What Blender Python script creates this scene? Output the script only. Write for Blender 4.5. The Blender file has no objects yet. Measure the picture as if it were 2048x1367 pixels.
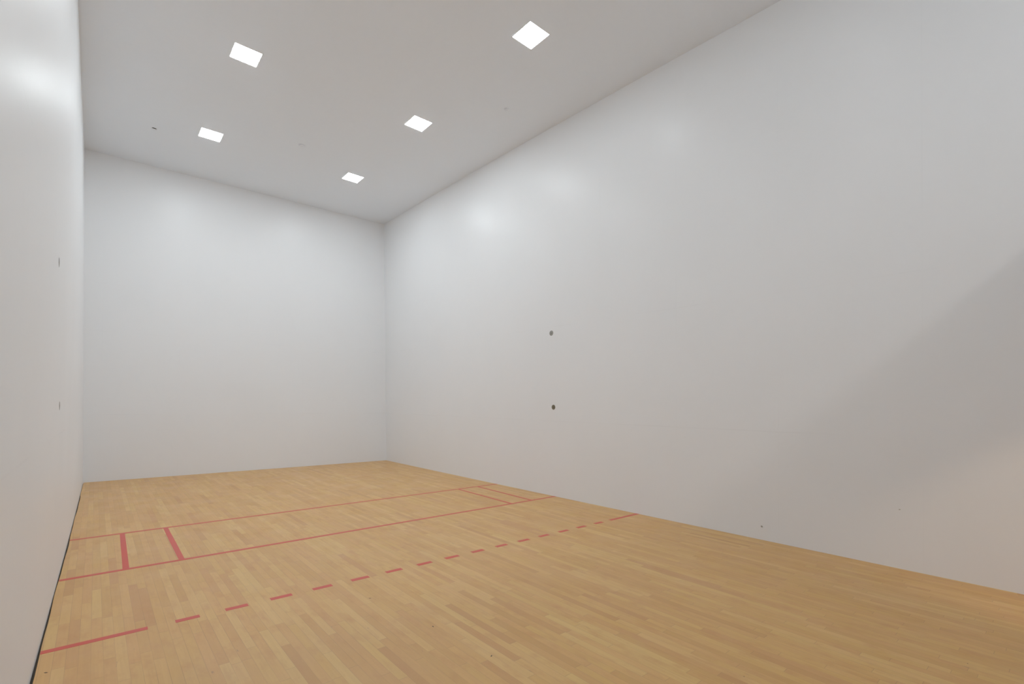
import bpy, bmesh, math, random
from mathutils import Matrix, Vector

random.seed(7)
FT = 0.3048
EXPO, GAM = .03, 1.38
L = 12.19            # court length (front wall y = 0, back wall y = -L)
COL = bpy.context.scene.collection

# ------------------------------------------------------------------ helpers
def link(name, me, mats, parent=None):
    o = bpy.data.objects.new(name, me)
    COL.objects.link(o)
    for m in (mats if isinstance(mats, (list, tuple)) else [mats]):
        me.materials.append(m)
    if parent: o.parent = parent
    return o

def mesh_from(verts, faces, smooth=False):
    me = bpy.data.meshes.new('mesh')
    me.from_pydata([tuple(v) for v in verts], [], faces)
    me.validate()
    bm = bmesh.new(); bm.from_mesh(me)
    bmesh.ops.recalc_face_normals(bm, faces=bm.faces)
    bm.to_mesh(me); bm.free()
    if smooth:
        for p in me.polygons: p.use_smooth = True
    return me

def bm_mesh(bm, smooth=False):
    me = bpy.data.meshes.new('mesh')
    bmesh.ops.recalc_face_normals(bm, faces=bm.faces)
    bm.to_mesh(me); bm.free()
    if smooth:
        for p in me.polygons: p.use_smooth = True
    return me

def add_box(bm, x0, x1, y0, y1, z0, z1):
    vs = [bm.verts.new(c) for c in ((x0,y0,z0),(x1,y0,z0),(x1,y1,z0),(x0,y1,z0),(x0,y0,z1),(x1,y0,z1),(x1,y1,z1),(x0,y1,z1))]
    for f in ((0,3,2,1),(4,5,6,7),(0,1,5,4),(1,2,6,5),(2,3,7,6),(3,0,4,7)):
        bm.faces.new([vs[i] for i in f])

def add_lathe(bm, prof, n=32, axis='z', ang0=0.0):
    """prof = [(r, h)...]; revolve about the local z axis"""
    rings = []
    for r, h in prof:
        if r < 1e-6:
            rings.append([bm.verts.new((0,0,h))])
        else:
            rings.append([bm.verts.new((r*math.cos(2*math.pi*i/n), r*math.sin(2*math.pi*i/n), h)) for i in range(n)])
    for a, b in zip(rings, rings[1:]):
        for i in range(n):
            j = (i+1) % n
            if len(a) == 1 and len(b) == 1: continue
            if len(a) == 1: bm.faces.new((a[0], b[i], b[j]))
            elif len(b) == 1: bm.faces.new((a[i], b[0], a[j]))
            else: bm.faces.new((a[i], b[i], b[j], a[j]))

def tag(o, label=None, cat=None, group=None, kind=None):
    if label: o['label'] = label
    if cat: o['category'] = cat
    if group: o['group'] = group
    if kind: o['kind'] = kind
    return o

def empty(name, loc, rot=(0,0,0)):
    o = bpy.data.objects.new(name, None)
    o.empty_display_size = 0.1
    o.location = loc; o.rotation_euler = rot
    COL.objects.link(o)
    return o

# ------------------------------------------------------------------ court surfaces as measured (slightly out of true)
FLf, FRf = (0.0787, 0.0182), (6.1299, -0.0187)
BLf, BRf = (-0.0957, -L), (6.1648, -L)
FLc, FRc = (0.0006, -0.0018, 6.1111), (6.0070, 0.0134, 6.1842)
BLc, BRc = (0.0090, -L, 6.1069), (6.1576, -L, 6.0239)
def bulge(t, b): return 4*t*(1-t)*b
def left_x(y, z):
    t = min(max(-y/L, 0), 1); s = z/6.1
    f = FLf[0]+(BLf[0]-FLf[0])*t + bulge(t, 0.0147)
    c = FLc[0]+(BLc[0]-FLc[0])*t + bulge(t, -0.0013)
    return f+(c-f)*s
def right_x(y, z):
    t = min(max(-y/L, 0), 1); s = z/6.1
    f = FRf[0]+(BRf[0]-FRf[0])*t + bulge(t, -0.0353)
    c = FRc[0]+(BRc[0]-FRc[0])*t + bulge(t, -0.0833)
    return f+(c-f)*s
def front_y(x, z):
    u = x/6.1; s = z/6.1
    f = FLf[1]+(FRf[1]-FLf[1])*u
    c = FLc[1]+(FRc[1]-FLc[1])*u
    return f+(c-f)*s
def ceil_z(x, y):
    t = min(max(-y/L, 0), 1); u = x/6.1
    a = FLc[2]+(BLc[2]-FLc[2])*t; b = FRc[2]+(BRc[2]-FRc[2])*t
    return a+(b-a)*u

def slab_grid(nu, nv, inner, off):
    """closed slab: grid inner(u,v) with a copy offset by vector off"""
    vs, fs = [], []
    for k in (0, 1):
        for i in range(nu+1):
            for j in range(nv+1):
                p = Vector(inner(i/nu, j/nv))
                vs.append(p + Vector(off)*k)
    N = (nu+1)*(nv+1)
    idx = lambda k, i, j: k*N + i*(nv+1) + j
    for k in (0, 1):
        for i in range(nu):
            for j in range(nv):
                fs.append((idx(k,i,j), idx(k,i+1,j), idx(k,i+1,j+1), idx(k,i,j+1)))
    for i in range(nu):
        for j in (0, nv):
            fs.append((idx(0,i,j), idx(0,i+1,j), idx(1,i+1,j), idx(1,i,j)))
    for j in range(nv):
        for i in (0, nu):
            fs.append((idx(0,i,j), idx(0,i,j+1), idx(1,i,j+1), idx(1,i,j)))
    return mesh_from(vs, fs)

# ------------------------------------------------------------------ materials
class NT:
    def __init__(s, name):
        s.m = bpy.data.materials.new(name); s.m.use_nodes = True
        s.t = s.m.node_tree; s.b = s.t.nodes['Principled BSDF']
        s.geo = None
    def n(s, kind, **kw):
        o = s.t.nodes.new(kind)
        for k, v in kw.items(): setattr(o, k, v)
        return o
    def l(s, a, b): s.t.links.new(a, b)
    def val(s, sock, v):
        if hasattr(v, 'links') or hasattr(v, 'is_linked'): s.l(v, sock)
        else: sock.default_value = v
    def math(s, op, a, b=None, c=None, clamp=False):
        o = s.n('ShaderNodeMath', operation=op, use_clamp=clamp)
        s.val(o.inputs[0], a)
        if b is not None: s.val(o.inputs[1], b)
        if c is not None: s.val(o.inputs[2], c)
        return o.outputs[0]
    def pos(s):
        if s.geo is None:
            g = s.n('ShaderNodeNewGeometry'); sp = s.n('ShaderNodeSeparateXYZ')
            s.l(g.outputs['Position'], sp.inputs[0]); s.geo = (g.outputs['Position'], sp.outputs[0], sp.outputs[1], sp.outputs[2])
        return s.geo
    def noise(s, scale, detail=2, rough=.5, vec=None, dims='3D'):
        o = s.n('ShaderNodeTexNoise', noise_dimensions=dims)
        o.inputs['Scale'].default_value = scale; o.inputs['Detail'].default_value = detail; o.inputs['Roughness'].default_value = rough
        s.l(vec if vec is not None else s.pos()[0], o.inputs['Vector'])
        return o.outputs[0]
    def ramp(s, fac, stops, interp='LINEAR'):
        o = s.n('ShaderNodeValToRGB'); cr = o.color_ramp; cr.interpolation = interp
        while len(cr.elements) < len(stops): cr.elements.new(0.5)
        for e, (p, c) in zip(cr.elements, stops):
            e.position = p; e.color = (*c, 1) if len(c) == 3 else c
        s.l(fac, o.inputs[0]); return o.outputs[0]
    def mix(s, fac, a, b, mode='MIX'):
        o = s.n('ShaderNodeMix', data_type='RGBA', blend_type=mode)
        s.val(o.inputs[0], fac); s.val(o.inputs[6], a); s.val(o.inputs[7], b)
        return o.outputs[2]
    def bump(s, h, strength, dist, chain=None):
        o = s.n('ShaderNodeBump'); o.inputs['Strength'].default_value = strength; o.inputs['Distance'].default_value = dist
        s.l(h, o.inputs['Height'])
        if chain is not None: s.l(chain, o.inputs['Normal'])
        return o.outputs[0]

def srgb(r, g, b):
    f = lambda c: (c/255/12.92) if c/255 <= .04045 else ((c/255+.055)/1.055)**2.4
    return (f(r), f(g), f(b))

def plain(name, col, rough=.5, metal=0.0, nscale=40.0, namp=.06):
    k = NT(name)
    nz = k.noise(nscale, 3)
    c0 = tuple(max(0, x*(1-namp)) for x in col); c1 = tuple(min(1, x*(1+namp)) for x in col)
    k.l(k.ramp(nz, [(.3, c0), (.7, c1)]), k.b.inputs['Base Color'])
    k.b.inputs['Roughness'].default_value = rough; k.b.inputs['Metallic'].default_value = metal
    return k.m

def wall_material(name, along, R_=None):
    """painted court panels: faint board seams, big soft tonal drift, eggshell gloss"""
    k = NT(name)
    _, X, Y, Z = k.pos()
    A = X if along == 'x' else Y
    drift = k.noise(.45, 3, .55)
    fine = k.noise(9.0, 4, .6)
    base = k.ramp(drift, [(.3, WALL_LO), (.7, WALL_HI)])
    base = k.mix(k.math('MULTIPLY', k.math('SUBTRACT', fine, .45, clamp=True), .10), base, (*[c*.8 for c in WALL_LO], 1))
    # board seams: horizontal at 1.24 m and 2.80 m, vertical every 1.22 m
    def seam(coord, at, w):
        d = k.math('ABSOLUTE', k.math('SUBTRACT', coord, at))
        return k.math('SUBTRACT', 1.0, k.math('DIVIDE', d, w), clamp=True)
    wob = k.math('MULTIPLY', k.math('SUBTRACT', k.noise(1.3, 2), .5), .02)
    Zw = k.math('ADD', Z, wob)
    h = k.math('MAXIMUM', seam(Zw, 1.24, .010), k.math('MULTIPLY', seam(Zw, 2.80, .009), .7))
    av = k.math('ABSOLUTE', k.math('SUBTRACT', k.math('MODULO', k.math('ADD', A, 1.22*20+.30), 1.22), .61))
    v = k.math('SUBTRACT', 1.0, k.math('DIVIDE', av, .006), clamp=True)
    sm = k.math('MAXIMUM', h, k.math('MULTIPLY', v, .5))
    patchy = k.ramp(k.noise(1.1, 2), [(.4, (0,0,0)), (.62, (1,1,1))])
    sm = k.math('MULTIPLY', sm, patchy)
    base = k.mix(k.math('MULTIPLY', sm, .07), base, (.33, .31, .28, 1))
    # the lowest board is a touch warmer
    low = k.math('LESS_THAN', Zw, 1.24)
    base = k.mix(k.math('MULTIPLY', low, .05), base, (.80, .79, .78, 1))
    k.l(base, k.b.inputs['Base Color'])
    k.l(k.ramp(k.noise(.8, 3), [(.3, ((R_ or WALL_R)-.03,)*3), (.7, ((R_ or WALL_R)+.05,)*3)]), k.b.inputs['Roughness'])
    k.b.inputs['Specular IOR Level'].default_value = .34
    b1 = k.bump(k.noise(.9, 2, .4), .6, .012)                    # boards are not dead flat
    b2 = k.bump(k.noise(160, 3, .6), .10, .0008, b1)             # roller texture
    b3 = k.bump(k.math('SUBTRACT', 1.0, sm), .07, .001, b2)
    k.l(b3, k.b.inputs['Normal'])
    return k.m

WALL_LO, WALL_HI, WALL_R = (.82, .835, .85), (.85, .865, .88), .345

def ceiling_material():
    k = NT('ceiling paint')
    d = k.noise(.6, 3, .55); g = k.noise(14, 4, .6)
    base = k.ramp(d, [(.3, (.84, .90, .965)), (.7, (.86, .92, .985))])
    base = k.mix(k.math('MULTIPLY', g, .06), base, (.5, .5, .5, 1))
    k.l(base, k.b.inputs['Base Color']); k.b.inputs['Roughness'].default_value = .7
    b = k.bump(k.noise(120, 4, .7), .35, .002)
    k.l(k.bump(k.noise(1.0, 2), .5, .01, b), k.b.inputs['Normal'])
    return k.m

def floor_material():
    k = NT('maple strip floor')
    P, X, Y, Z = k.pos()
    W = .05715
    u = k.math('DIVIDE', k.math('SUBTRACT', X, .005), W)
    row = k.math('FLOOR', u); fx = k.math('FRACT', u)
    wn = k.n('ShaderNodeTexWhiteNoise', noise_dimensions='1D'); k.l(row, wn.inputs['W'])
    w = k.math('ADD', k.math('MULTIPLY', Y, 1.35), k.math('MULTIPLY', wn.outputs[0], 91.7))
    w = k.math('ADD', w, k.math('MULTIPLY', row, 13.1))
    vo = k.n('ShaderNodeTexVoronoi', voronoi_dimensions='1D', feature='F1'); vo.inputs['Scale'].default_value = 1.0
    vo.inputs['Randomness'].default_value = .8
    k.l(w, vo.inputs['W'])
    ve = k.n('ShaderNodeTexVoronoi', voronoi_dimensions='1D', feature='DISTANCE_TO_EDGE'); ve.inputs['Scale'].default_value = 1.0
    ve.inputs['Randomness'].default_value = .8
    k.l(w, ve.inputs['W'])
    sc = k.n('ShaderNodeSeparateColor'); k.l(vo.outputs['Color'], sc.inputs[0])
    r1, r2, r3 = sc.outputs[0], sc.outputs[1], sc.outputs[2]
    tone = k.ramp(r1, [(0, FL[0]), (.07, FL[1]), (.35, FL[2]), (.7, FL[3]), (1, FL[4])])
    pink = k.mix(k.math('MULTIPLY', r2, .40), tone, (*FL[5], 1))
    # grain: long streaks that differ per board
    cb = k.n('ShaderNodeCombineXYZ')
    k.l(k.math('MULTIPLY', X, 30.0), cb.inputs[0]); k.l(k.math('MULTIPLY', Y, 1.6), cb.inputs[1]); k.l(k.math('MULTIPLY', r3, 50.0), cb.inputs[2])
    grain = k.noise(1.6, 5, .62, cb.outputs[0])
    cb2 = k.n('ShaderNodeCombineXYZ')
    k.l(k.math('MULTIPLY', X, 9.0), cb2.inputs[0]); k.l(k.math('MULTIPLY', Y, 4.5), cb2.inputs[1]); k.l(k.math('MULTIPLY', r2, 70.0), cb2.inputs[2])
    cloud = k.noise(1.0, 3, .6, cb2.outputs[0])
    c = k.mix(k.math('MULTIPLY', k.ramp(grain, [(.42, (1,1,1)), (.62, (0,0,0))]), .16), pink, (*FL[6], 1))
    c = k.mix(k.math('MULTIPLY', k.ramp(cloud, [(.50, (0,0,0)), (.78, (1,1,1))]), .60), c, (*FL[7], 1))
    # mineral streaks and knots
    cb3 = k.n('ShaderNodeCombineXYZ')
    k.l(k.math('MULTIPLY', X, 34.0), cb3.inputs[0]); k.l(k.math('MULTIPLY', Y, 7.0), cb3.inputs[1])
    spot = k.noise(.9, 2, .5, cb3.outputs[0])
    c = k.mix(k.math('MULTIPLY', k.ramp(spot, [(.73, (0,0,0)), (.80, (1,1,1))]), .6), c, (*srgb(120, 84, 52), 1))
    # joints
    e = k.math('MINIMUM', fx, k.math('SUBTRACT', 1.0, fx))
    je = k.math('SUBTRACT', 1.0, k.math('DIVIDE', e, .034), clamp=True)
    je = k.math('MULTIPLY', je, k.ramp(k.noise(1.5, 2), [(.35, (.35,)*3), (.65, (1,1,1))]))
    jy = k.math('SUBTRACT', 1.0, k.math('DIVIDE', ve.outputs['Distance'], .0035), clamp=True)
    j = k.math('MAXIMUM', je, k.math('MULTIPLY', jy, .8))
    c = k.mix(k.math('MULTIPLY', j, .52), c, (*srgb(104, 66, 34), 1))
    # broad wear: duller grey-pink toward mid-court, warmer in the corners
    wear = k.noise(.35, 2, .5)
    c = k.mix(k.math('MULTIPLY', wear, .10), c, (*srgb(198, 172, 150), 1))
    k.l(c, k.b.inputs['Base Color'])
    k.l(k.ramp(k.noise(3.0, 4, .6), [(.3, (.36,)*3), (.7, (.47,)*3)]), k.b.inputs['Roughness'])
    k.b.inputs['Specular IOR Level'].default_value = .4
    b = k.bump(k.math('SUBTRACT', 1.0, j), .25, .0012)
    b = k.bump(grain, .05, .001, b)
    k.l(b, k.b.inputs['Normal'])
    return k.m
FL = [srgb(189,129,56), srgb(199,143,62), srgb(205,150,67), srgb(210,156,71), srgb(219,172,90),
      srgb(214,150,84), srgb(176,120,48), srgb(186,120,50)]

def tape_material(name, col):
    k = NT(name)
    P, X, Y, Z = k.pos()
    n1 = k.noise(5, 3); n2 = k.noise(60, 3)
    c = k.ramp(n1, [(.3, tuple(x*.92 for x in col)), (.7, col)])
    c = k.mix(k.math('MULTIPLY', k.ramp(n2, [(.60, (0,0,0)), (.78, (1,1,1))]), .3), c, (*srgb(200,84,62), 1))
    k.l(c, k.b.inputs['Base Color']); k.b.inputs['Roughness'].default_value = .45
    return k.m

M_left = wall_material('white court panel paint left', 'y', .41)
M_right = wall_material('white court panel paint right', 'y')
M_front = wall_material('white court panel paint front', 'x')
M_ceil = ceiling_material()
M_floor = floor_material()
M_gap_shade = plain('sub floor gap shade', srgb(38, 31, 24), .95)  # sub floor colour carries the shade of the narrow edge gap
M_tape = tape_material('red floor paint', srgb(204, 44, 12))
M_trim = plain('white enamel trim', (.88, .92, .96), .4, 0, 40, .02)
M_disc = plain('white sprinkler cap', (.78, .83, .90), .5, 0, 40, .02)
M_black = plain('black opening', (.004, .004, .004), .9)  # black stands in for the shade inside cap gap and anchor holes
M_metal = plain('dull cast metal', srgb(138, 136, 130), .42, .7, 220, .25)
M_metal_d = plain('darker brass metal', srgb(104, 96, 78), .45, .7, 220, .25)
M_scuff = plain('grey rubber scuff', srgb(140, 136, 128), .8, 0, 300, .2)
M_scuff_l = plain('pale grey scuff', srgb(172, 167, 160), .8, 0, 300, .1)
M_crumb = plain('dark debris', srgb(58, 42, 30), .8, 0, 300, .2)

def emission(name, col, strength):
    k = NT(name)
    k.t.nodes.remove(k.b)
    e = k.n('ShaderNodeEmission'); e.inputs['Color'].default_value = (*col, 1); e.inputs['Strength'].default_value = strength
    k.l(e.outputs[0], k.t.nodes['Material Output'].inputs['Surface'])
    return k.m
M_lamp = emission('cool white led diffuser', (.905, .985, 1.03), 82.0)
M_lamp_dim = emission('cool white led diffuser dimmed', (.905, .985, 1.03), 31.0)
M_lamp_mid = emission('cool white led diffuser mid', (.905, .985, 1.03), 54.0)
M_lamp_low = emission('cool white led diffuser low', (.905, .985, 1.03), 9.0)
M_added_gallery_lamp = emission('added gallery led diffuser', (1.0, .955, .90), 88.0)
M_added_hall_lamp = emission('added warm hall diffuser', (1.0, .72, .46), 90.0)

# ------------------------------------------------------------------ setting
LEFT_GAP = .012
def left_floor_edge(y):
    g = LEFT_GAP + .003*math.sin(y*2.3+.6) + .002*math.sin(y*6.1)
    if y > -1.5: g *= .75
    return left_x(y, 0) + g

# floor boards: slab whose left edge stops short of the wall, over a sub floor coloured dark as gap shade
ny = 60
vs, fs = [], []
for i in range(ny+1):
    y = -L + (L)*i/ny
    xl = left_floor_edge(y); xr = right_x(y, 0)-.001
    yy = y
    for (x, z) in ((xl, 0), (xr, 0), (xr, -.02), (xl, -.02)):
        y2 = yy if i < ny else front_y(x, 0) - .005
        vs.append((x, y2, z))
for i in range(ny):
    for j in range(4):
        a = i*4+j; b = i*4+(j+1) % 4
        fs.append((a, b, b+4, a+4))
fs.append((0, 1, 2, 3)); fs.append(tuple(ny*4+j for j in (3, 2, 1, 0)))
floor = tag(link('floor', mesh_from(vs, fs), M_floor), 'maple strip court floor with red court lines', kind='structure')

bm = bmesh.new(); add_box(bm, -.35, 6.45, -L-.1, .25, -.12, -.0202)
tag(link('floor_base', bm_mesh(bm), M_gap_shade), 'sub floor painted dark as shade in the edge gaps of the wooden floor', kind='structure')

tag(link('wall_left', slab_grid(40, 14, lambda u, v: (left_x(-L*u*1.0+(.05 if u == 0 else 0), 6.25*v-.02), .06-(L+.06)*u, 6.25*v-.02), (-.15, 0, 0)), M_left),
    'white side wall seen at a steep angle on the left', kind='structure')
tag(link('wall_right', slab_grid(40, 14, lambda u, v: (right_x(-L*u, 6.25*v-.02), .06-(L+.06)*u, 6.25*v-.02), (.15, 0, 0)), M_right),
    'long white side wall on the right', kind='structure')
tag(link('wall_front', slab_grid(20, 14, lambda u, v: (-.12+6.4*u, front_y(-.12+6.4*u, 6.3*v-.02), 6.3*v-.02), (0, .15, 0)), M_front),
    'white front wall at the far end of the court', kind='structure')
tag(link('ceiling', slab_grid(20, 34, lambda u, v: (-.13+6.42*u, .12-(L+3.1)*v, ceil_z(-.13+6.42*u, .12-(L+3.1)*v)), (0, 0, .12)), M_ceil),
    'plain white ceiling with square recessed lights', kind='structure')

# back wall (behind the camera), unseen; added to shape the light: doorway near the right wall, open viewing gallery above 3.9 m
bm = bmesh.new()
PX0, PX1, DX0, DX1, DZ, GZ = -.12, 6.3, 4.75, 5.65, 2.08, 3.68
add_box(bm, PX0, DX0, -L-.14, -L, -.02, GZ)
add_box(bm, DX1, PX1, -L-.14, -L, -.02, GZ)
add_box(bm, DX0, DX1, -L-.14, -L, DZ, GZ)
tag(link('wall_back', bm_mesh(bm), M_front), 'white back wall with an added doorway and an added open gallery above', kind='structure')
bm = bmesh.new()
add_box(bm, PX0, PX1, -L-3.1, -L-2.95, -.12, 6.3)  # unseen shell that closes in the added gallery and hall
tag(link('wall_added_gallery', bm_mesh(bm), M_front), 'white wall behind the added viewing gallery', kind='structure')
bm = bmesh.new()
add_box(bm, PX0-.15, PX0, -L-3.1, -L, -.12, 6.3)
tag(link('wall_added_gallery_left', bm_mesh(bm), M_front), 'white end wall of the added gallery', kind='structure')
bm = bmesh.new()
add_box(bm, PX1, PX1+.15, -L-3.1, -L, -.12, 6.3)
tag(link('wall_added_gallery_right', bm_mesh(bm), M_front), 'white end wall of the added gallery on the door side', kind='structure')
bm = bmesh.new()
add_box(bm, PX0, PX1, -L-2.95, -L-.14, 2.75, 2.90)
tag(link('floor_added_gallery', bm_mesh(bm), M_ceil), 'added gallery floor slab over the added hallway', kind='structure')
bm = bmesh.new()
add_box(bm, PX0, PX1, -L-2.95, -L-.1, -.12, -.001)
tag(link('floor_added_hall', bm_mesh(bm), M_floor), 'added hallway floor behind the court', kind='structure')

# ------------------------------------------------------------------ red court lines (paint on the floor: parts of the floor)
TH = .0009
def xl(y): return left_floor_edge(y)+.001
def xr(y): return right_x(y, 0)-.001
def strip(name, a, b, w, label):
    """flat painted stripe from a to b with soft irregular edges"""
    a, b = Vector((*a, 0)), Vector((*b, 0)); d = (b-a); n = Vector((-d.y, d.x, 0)).normalized()*w/2
    k = max(2, int(d.length/.25)); vs = []; fs = []
    for i in range(k+1):
        c = a+d*i/k
        e1 = 1+random.uniform(-.04, .04); e2 = 1+random.uniform(-.04, .04)
        vs += [c-n*e1, c+n*e2, c+n*e2+Vector((0,0,TH)), c-n*e1+Vector((0,0,TH))]
    for i in range(k):
        for j in range(4):
            p = i*4+j; q = i*4+(j+1) % 4
            fs.append((p, q, q+4, p+4))
    fs += [(0,1,2,3), tuple(k*4+j for j in (3,2,1,0))]
    o = link(name, mesh_from(vs, fs), M_tape, floor)
    if label: o['label'] = label
    return o
yS = (-15*FT-.054, -15*FT+.001); yH = (-20*FT-.016, -20*FT+.024); yR = (-25*FT+.020, -25*FT-.023)
def lerp_line(ys, x): return ys[0]+(ys[1]-ys[0])*x/6.12
LW = .051
strip('service_line', (xl(yS[0]), yS[0]), (xr(yS[1]), yS[1]), LW, 'thin red service line nearest the front wall')
strip('short_line', (xl(yH[0]), yH[0]), (xr(yH[1]), yH[1]), LW, 'solid red short line across the middle of the court')
W0 = 6.096
for xs, xh, lab in ((1.5*FT+.034, 1.5*FT+.011, 'red service box line second from the left wall gap'),
                    (3*FT-.012, 3*FT-.019, 'red service box line third of a metre further from the left wall'),
                    (W0-3*FT+.0275, W0-3*FT-.029, 'thin red service box line farther from the right wall'),
                    (W0-1.5*FT+.0053, W0-1.5*FT-.061, 'thin red service box line nearest the right wall')):
    strip('service_box_line', (xs, lerp_line(yS, xs)-LW/2), (xh, lerp_line(yH, xh)+LW/2), .048, None)
strip('receiving_line_end', (xl(yR[0]), yR[0]), (1.725*FT, lerp_line(yR, .53)), LW, 'long solid red stripe at the left end of the dashed line')
x = 18.04*FT
strip('receiving_line_end', (x, lerp_line(yR, x)), (xr(yR[1]), yR[1]), LW, 'long solid red stripe at the right end of the dashed line')
dashes = [(2.237,2.713),(3.245,3.740),(4.258,4.783),(5.318,5.840),(6.388,6.913),(7.451,7.976),(8.514,9.026),(9.537,10.062),
          (10.594,11.096),(11.647,12.149),(12.70,13.225),(13.76,14.262),(14.84,15.36),(15.90,16.42),(17.00,17.52)]
for a, b in dashes:
    strip('receiving_line_dash', (a*FT, lerp_line(yR, a*FT)), (b*FT, lerp_line(yR, b*FT)), LW, None)

# ------------------------------------------------------------------ ceiling lights
def frame_mesh(w, t, d):
    bm = bmesh.new(); h = w/2; i = h-t
    # bevelled picture-frame profile hanging d below the ceiling
    prof = [(h, 0), (h, -d*.5), (h-.004, -d), (i+.003, -d), (i, -d*.7), (i, 0)]
    rings = []
    for r, z in prof:
        rings.append([bm.verts.new((sx*r, sy*r, z)) for sx, sy in ((-1,-1),(1,-1),(1,1),(-1,1))])
    for a, b in zip(rings, rings[1:]+rings[:1]):
        for q in range(4):
            bm.faces.new((a[q], a[(q+1) % 4], b[(q+1) % 4], b[q]))
    return bm_mesh(bm)
LAMP_W = .318
fm = frame_mesh(.344, .013, .004)
bm = bmesh.new(); add_box(bm, -LAMP_W/2+.0005, LAMP_W/2-.0005, -LAMP_W/2+.0005, LAMP_W/2-.0005, -.0052, -.0015)
dm = bm_mesh(bm); dm2 = dm.copy(); dm3 = dm.copy(); dm4 = dm.copy()
sm_bm = bmesh.new(); add_lathe(sm_bm, [(0, -.0025), (.003, -.002), (.0045, -.0004), (.0045, 0)], 12)
sm = bm_mesh(sm_bm, True)
fm.materials.append(M_trim); dm.materials.append(M_lamp); dm2.materials.append(M_lamp_dim); dm3.materials.append(M_lamp_mid); dm4.materials.append(M_lamp_low); sm.materials.append(M_metal)
lights = [
    (1.699, -2.035, 'square ceiling light nearest the front wall in the left row'),
    (1.698, -4.570, 'square ceiling light farther from the front wall in the left row'),
    (4.255, -2.065, 'square ceiling light nearest the front wall in the right row'),
    (4.262, -4.675, 'glowing square ceiling light in the middle of the right row'),
    (4.326, -7.275, 'diamond-looking square ceiling light nearest the camera in the right row'),
    (1.700, -7.200, 'square ceiling light above the camera side in the left row'),
    (1.700, -9.850, 'square ceiling light last in the left row by the added gallery'),
    (4.320, -9.900, 'square ceiling light last in the right row by the added gallery'),
]
for x, y, lab in lights:
    dz = ceil_z(x+.1, y)-ceil_z(x-.1, y)
    r = empty('ceiling_light', (x, y, ceil_z(x, y)-.0005), (0, -math.atan(dz/.2), 0))
    tag(r, lab, 'ceiling light', 'square recessed ceiling lights in two rows')
    f = bpy.data.objects.new('frame', fm); COL.objects.link(f); f.parent = r
    d = bpy.data.objects.new('diffuser', ((dm4 if y < -8 else dm2) if x > 3 else dm3) if y < -6 else dm); COL.objects.link(d); d.parent = r
    for sx in (-1, 1):
        for sy in (-1, 1):
            s = bpy.data.objects.new('screw', sm); COL.objects.link(s); s.parent = f
            s.location = (sx*.1655, sy*.1655, -.0039)

# unseen gallery lamps, added for the diagonal shadow on the right wall
gm = frame_mesh(.34, .02, .014); gm.materials.append(M_trim)
bm = bmesh.new(); add_box(bm, -.1495, .1495, -.1495, .1495, -.008, -.0015); gd = bm_mesh(bm); gd.materials.append(M_added_gallery_lamp)
for x, lab in ((1.2, 'added gallery ceiling light at the left end'), (3.05, 'added gallery ceiling light in the middle'), (4.9, 'added gallery ceiling light at the right end')):
    y = -L-2.52
    r = empty('added_gallery_light', (x, y, ceil_z(x, y)-.0005)); tag(r, lab, 'ceiling light', 'added gallery lights behind the back wall')
    f = bpy.data.objects.new('frame', gm); COL.objects.link(f); f.parent = r
    d = bpy.data.objects.new('diffuser', gd); COL.objects.link(d); d.parent = r
r = empty('added_hall_light', (4.3, -L-1.0, 2.7495)); tag(r, 'added warm light in the unseen hallway behind the court', 'ceiling light')  # unseen lamp added for the warm glow on the right wall
hm = frame_mesh(.34, .02, .014); link('frame', hm, M_trim, r)
bm = bmesh.new(); add_box(bm, -.1495, .1495, -.1495, .1495, -.008, -.0015); link('diffuser', bm_mesh(bm), M_added_hall_lamp, r)

# ------------------------------------------------------------------ ceiling caps
def cap(name, x, y, R, drop, label, open_=False):
    r = empty(name, (x, y, ceil_z(x, y)-.0003)); tag(r, label, 'sprinkler cap')
    bm = bmesh.new(); add_lathe(bm, [(0, -.003), (R*.80, -.003), (R*.97, -.0015), (R, 0), (0, 0)], 40)
    link('rim', bm_mesh(bm), M_disc, r)
    bm = bmesh.new()
    add_lathe(bm, [(0, -drop), (R*.58, -drop), (R*.66, -drop*.85), (R*.68, -.004), (0, -.004)], 40)
    link('cap', bm_mesh(bm), M_disc, r)
    return r
cap('sprinkler_cap', 3.022, -2.705, .066, .016, 'round white sprinkler cap on the ceiling between the two light rows')
cap('sprinkler_cap', 5.095, -5.928, .043, .014, 'small round white sprinkler cap on the ceiling near the right wall')
# half-open cap: gap shade painted as a black crescent on the camera side
r = empty('sprinkler_cap', (.925, -1.600, ceil_z(.925, -1.6)-.0003)); tag(r, 'sprinkler cap with its gap shade painted as a black crescent, on the ceiling left of the lights', 'sprinkler cap')
bm = bmesh.new()
n = 20; R1 = .043
top = []; bot = []
for i in range(n+1):
    a = math.radians(-145+110*i/n)
    q = .5-.5*math.cos(2*math.pi*i/n)
    w = .004+.030*q**.5
    top.append((R1*math.cos(a), R1*math.sin(a)-.022)); bot.append(((R1)*math.cos(a)*.92, R1*math.sin(a)-.022+w))
vv = [bm.verts.new((p[0], p[1], z)) for z in (-.0035, -.0005) for p in top+bot]
m2 = len(top)+len(bot)
for k_ in (0, 1):
    for i in range(n):
        q = (vv[k_*m2+i], vv[k_*m2+i+1], vv[k_*m2+n+1+i+1], vv[k_*m2+n+1+i])
        bm.faces.new(q)
for i in range(n):
    bm.faces.new((vv[i], vv[i+1], vv[m2+i+1], vv[m2+i]))
    bm.faces.new((vv[n+1+i], vv[n+2+i], vv[m2+n+2+i], vv[m2+n+1+i]))
bm.faces.new((vv[0], vv[n+1], vv[m2+n+1], vv[m2])); bm.faces.new((vv[n], vv[2*n+1], vv[m2+2*n+1], vv[m2+n]))
link('opening_shade', bm_mesh(bm), M_black, r)
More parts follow.
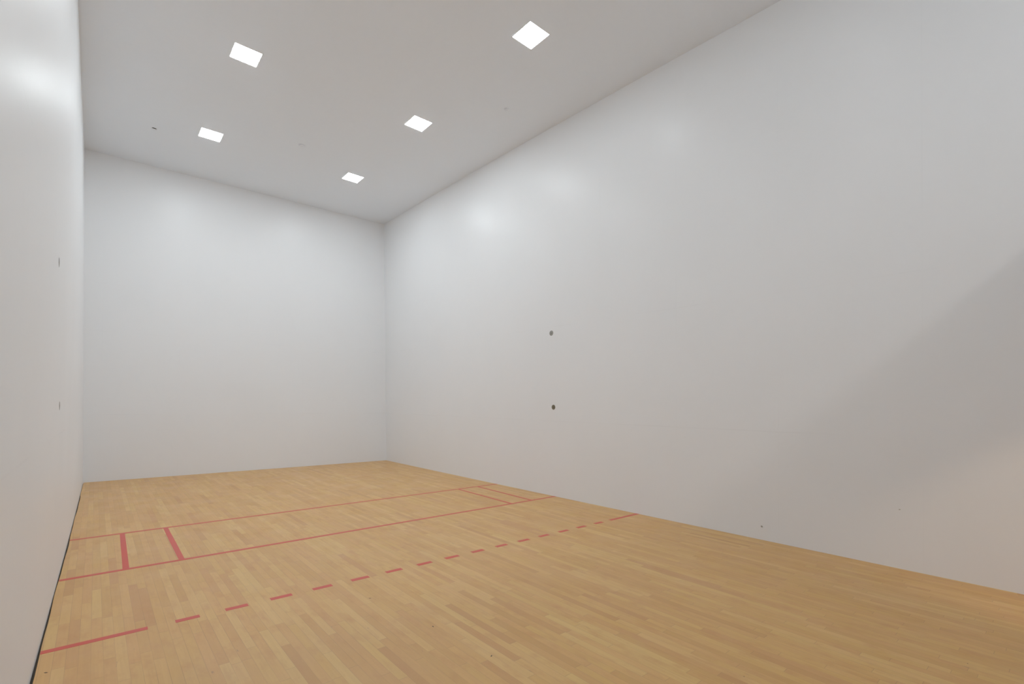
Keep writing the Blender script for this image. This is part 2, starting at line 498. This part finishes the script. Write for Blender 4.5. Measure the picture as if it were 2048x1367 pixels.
bm = bmesh.new(); add_lathe(bm, [(0, -.004), (.036, -.004), (.040, -.002), (.041, 0), (0, 0)], 36)
link('cap', bm_mesh(bm), M_disc, r)

# ------------------------------------------------------------------ wall anchors
def anchor(side, y, z, R, mat, label, T=1.0):
    X = (left_x(y, z)+.0004) if side == 'l' else (right_x(y, z)-.0004)
    rot = (0, math.pi/2, 0) if side == 'l' else (0, -math.pi/2, 0)
    r = empty('wall_anchor', (X, y, z), rot); tag(r, label, 'wall anchor', 'net anchor sockets on the side walls')
    bm = bmesh.new(); add_lathe(bm, [(R*.20, .001), (R*.20, .0045), (R*.34, .006), (R*.42, .0042), (R*.86, .0036), (R*.97, .0025), (R, 0), (R*.2, 0)], 40)
    link('plate', bm_mesh(bm), mat, r)
    r.scale = (1, 1, T)
    bm = bmesh.new(); add_lathe(bm, [(0, .0008), (R*.2, .0008), (R*.2, .0002), (0, .0002)], 24)
    link('socket_shade', bm_mesh(bm), M_black, r)  # black disc paints the dark inside the anchor hole
    for i in range(3):
        a = math.radians(30+120*i)
        bm = bmesh.new(); add_lathe(bm, [(0, .006), (R*.06, .0056), (R*.085, .004), (R*.085, .003), (0, .003)], 12)
        s = link('screw', bm_mesh(bm), M_metal_d, r); s.location = (R*.64*math.cos(a), R*.64*math.sin(a), 0)
anchor('r', -6.005, 2.700, .043, M_metal, 'grey round metal anchor on the right wall, the upper one')
anchor('r', -6.045, 1.470, .041, M_metal_d, 'dark round metal anchor on the right wall, the lower one')
anchor('l', -6.66, 2.570, .036, M_metal_d, 'thin edge-on metal anchor on the left wall, the upper one', .25)
anchor('l', -6.27, 1.475, .036, M_metal_d, 'thin edge-on metal anchor on the left wall, the lower one', .25)

# ------------------------------------------------------------------ scuffs and crumbs
def blob(name, loc, normal, size, mat, seed, elong=1.0, ang=0.0):
    rnd = random.Random(seed); n = 14
    pts = []
    for i in range(n):
        a = 2*math.pi*i/n; rr = size*(1+rnd.uniform(-.45, .35))
        pts.append((rr*math.cos(a)*elong, rr*math.sin(a)))
    ca, sa = math.cos(ang), math.sin(ang)
    pts = [(p[0]*ca-p[1]*sa, p[0]*sa+p[1]*ca) for p in pts]
    h = min(.003, size*.3)
    bm = bmesh.new()
    b = [bm.verts.new((p[0], p[1], 0)) for p in pts]; t = [bm.verts.new((p[0]*.7, p[1]*.7, h)) for p in pts]
    bm.faces.new(b); bm.faces.new(t)
    for i in range(n): bm.faces.new((b[i], b[(i+1) % n], t[(i+1) % n], t[i]))
    o = link(name, bm_mesh(bm), mat); o.location = loc
    if normal == '-x': o.rotation_euler = (0, -math.pi/2, 0)
    return o
y_, z_ = -9.274, .150
tag(blob('wall_scuff', (right_x(y_, z_)-.0002, y_, z_), '-x', .010, M_scuff, 3, 1.5, .9), 'small grey scuff low on the right wall just above the floor', 'scuff mark')
y_, z_ = -10.50, .560
tag(blob('wall_scuff', (right_x(y_, z_)-.0002, y_, z_), '-x', .0045, M_scuff_l, 5, 1.8, 1.5), 'faint tiny mark on the right wall, farther right than the grey scuff', 'scuff mark')
crumbs = [(2.109,-9.317,.0045,'dark crumb on the floor near the bottom centre edge'),
          (2.039,-8.769,.0050,'thin curved dark fleck on the floor below the dashed line'),
          (1.908,-8.064,.0045,'dark fleck on the floor just below the dashes'),
          (4.292,-11.159,.0026,'tiny dark speck on the floor at the lower right corner'),
          (3.089,-10.378,.0022,'tiny dark speck on the floor at the bottom edge'),
          (.040,-7.905,.0050,'black speck on the floor by the left wall')]
for i, (x, y, s, lab) in enumerate(crumbs):
    tag(blob('debris_speck', (x, y, .0001), 'z', s, M_crumb, 20+i, 1.9, .6+i), lab, 'debris')

# ------------------------------------------------------------------ camera
cam = bpy.data.cameras.new('camera'); co = bpy.data.objects.new('camera', cam); COL.objects.link(co)
yaw, pitch, roll = 0.689459081, 0.0135307057, 0.00978849490
F = Vector((math.sin(yaw)*math.cos(pitch), math.cos(yaw)*math.cos(pitch), math.sin(pitch)))
Rt = Vector((math.cos(yaw), -math.sin(yaw), 0)); U = Rt.cross(F)
r_ = math.cos(roll)*Rt+math.sin(roll)*U; u_ = -math.sin(roll)*Rt+math.cos(roll)*U
M = Matrix(((r_.x, u_.x, -F.x, 0.229791211), (r_.y, u_.y, -F.y, -11.5969061), (r_.z, u_.z, -F.z, 1.53605080), (0, 0, 0, 1)))
co.matrix_world = M
cam.sensor_fit = 'HORIZONTAL'; cam.sensor_width = 36.0
cam.lens = 966.920969/2048*36.0
cam.shift_x = (1024-988.150195)/2048; cam.shift_y = (791.544848-683.5)/2048
cam.clip_start = .02
bpy.context.scene.camera = co

# ------------------------------------------------------------------ world and view
w = bpy.data.worlds.new('world'); bpy.context.scene.world = w; w.use_nodes = True
w.node_tree.nodes['Background'].inputs[0].default_value = (.6, .6, .6, 1); w.node_tree.nodes['Background'].inputs[1].default_value = .2
vs_ = bpy.context.scene.view_settings
vs_.view_transform = 'Standard'; vs_.look = 'None'; vs_.exposure = EXPO; vs_.gamma = GAM
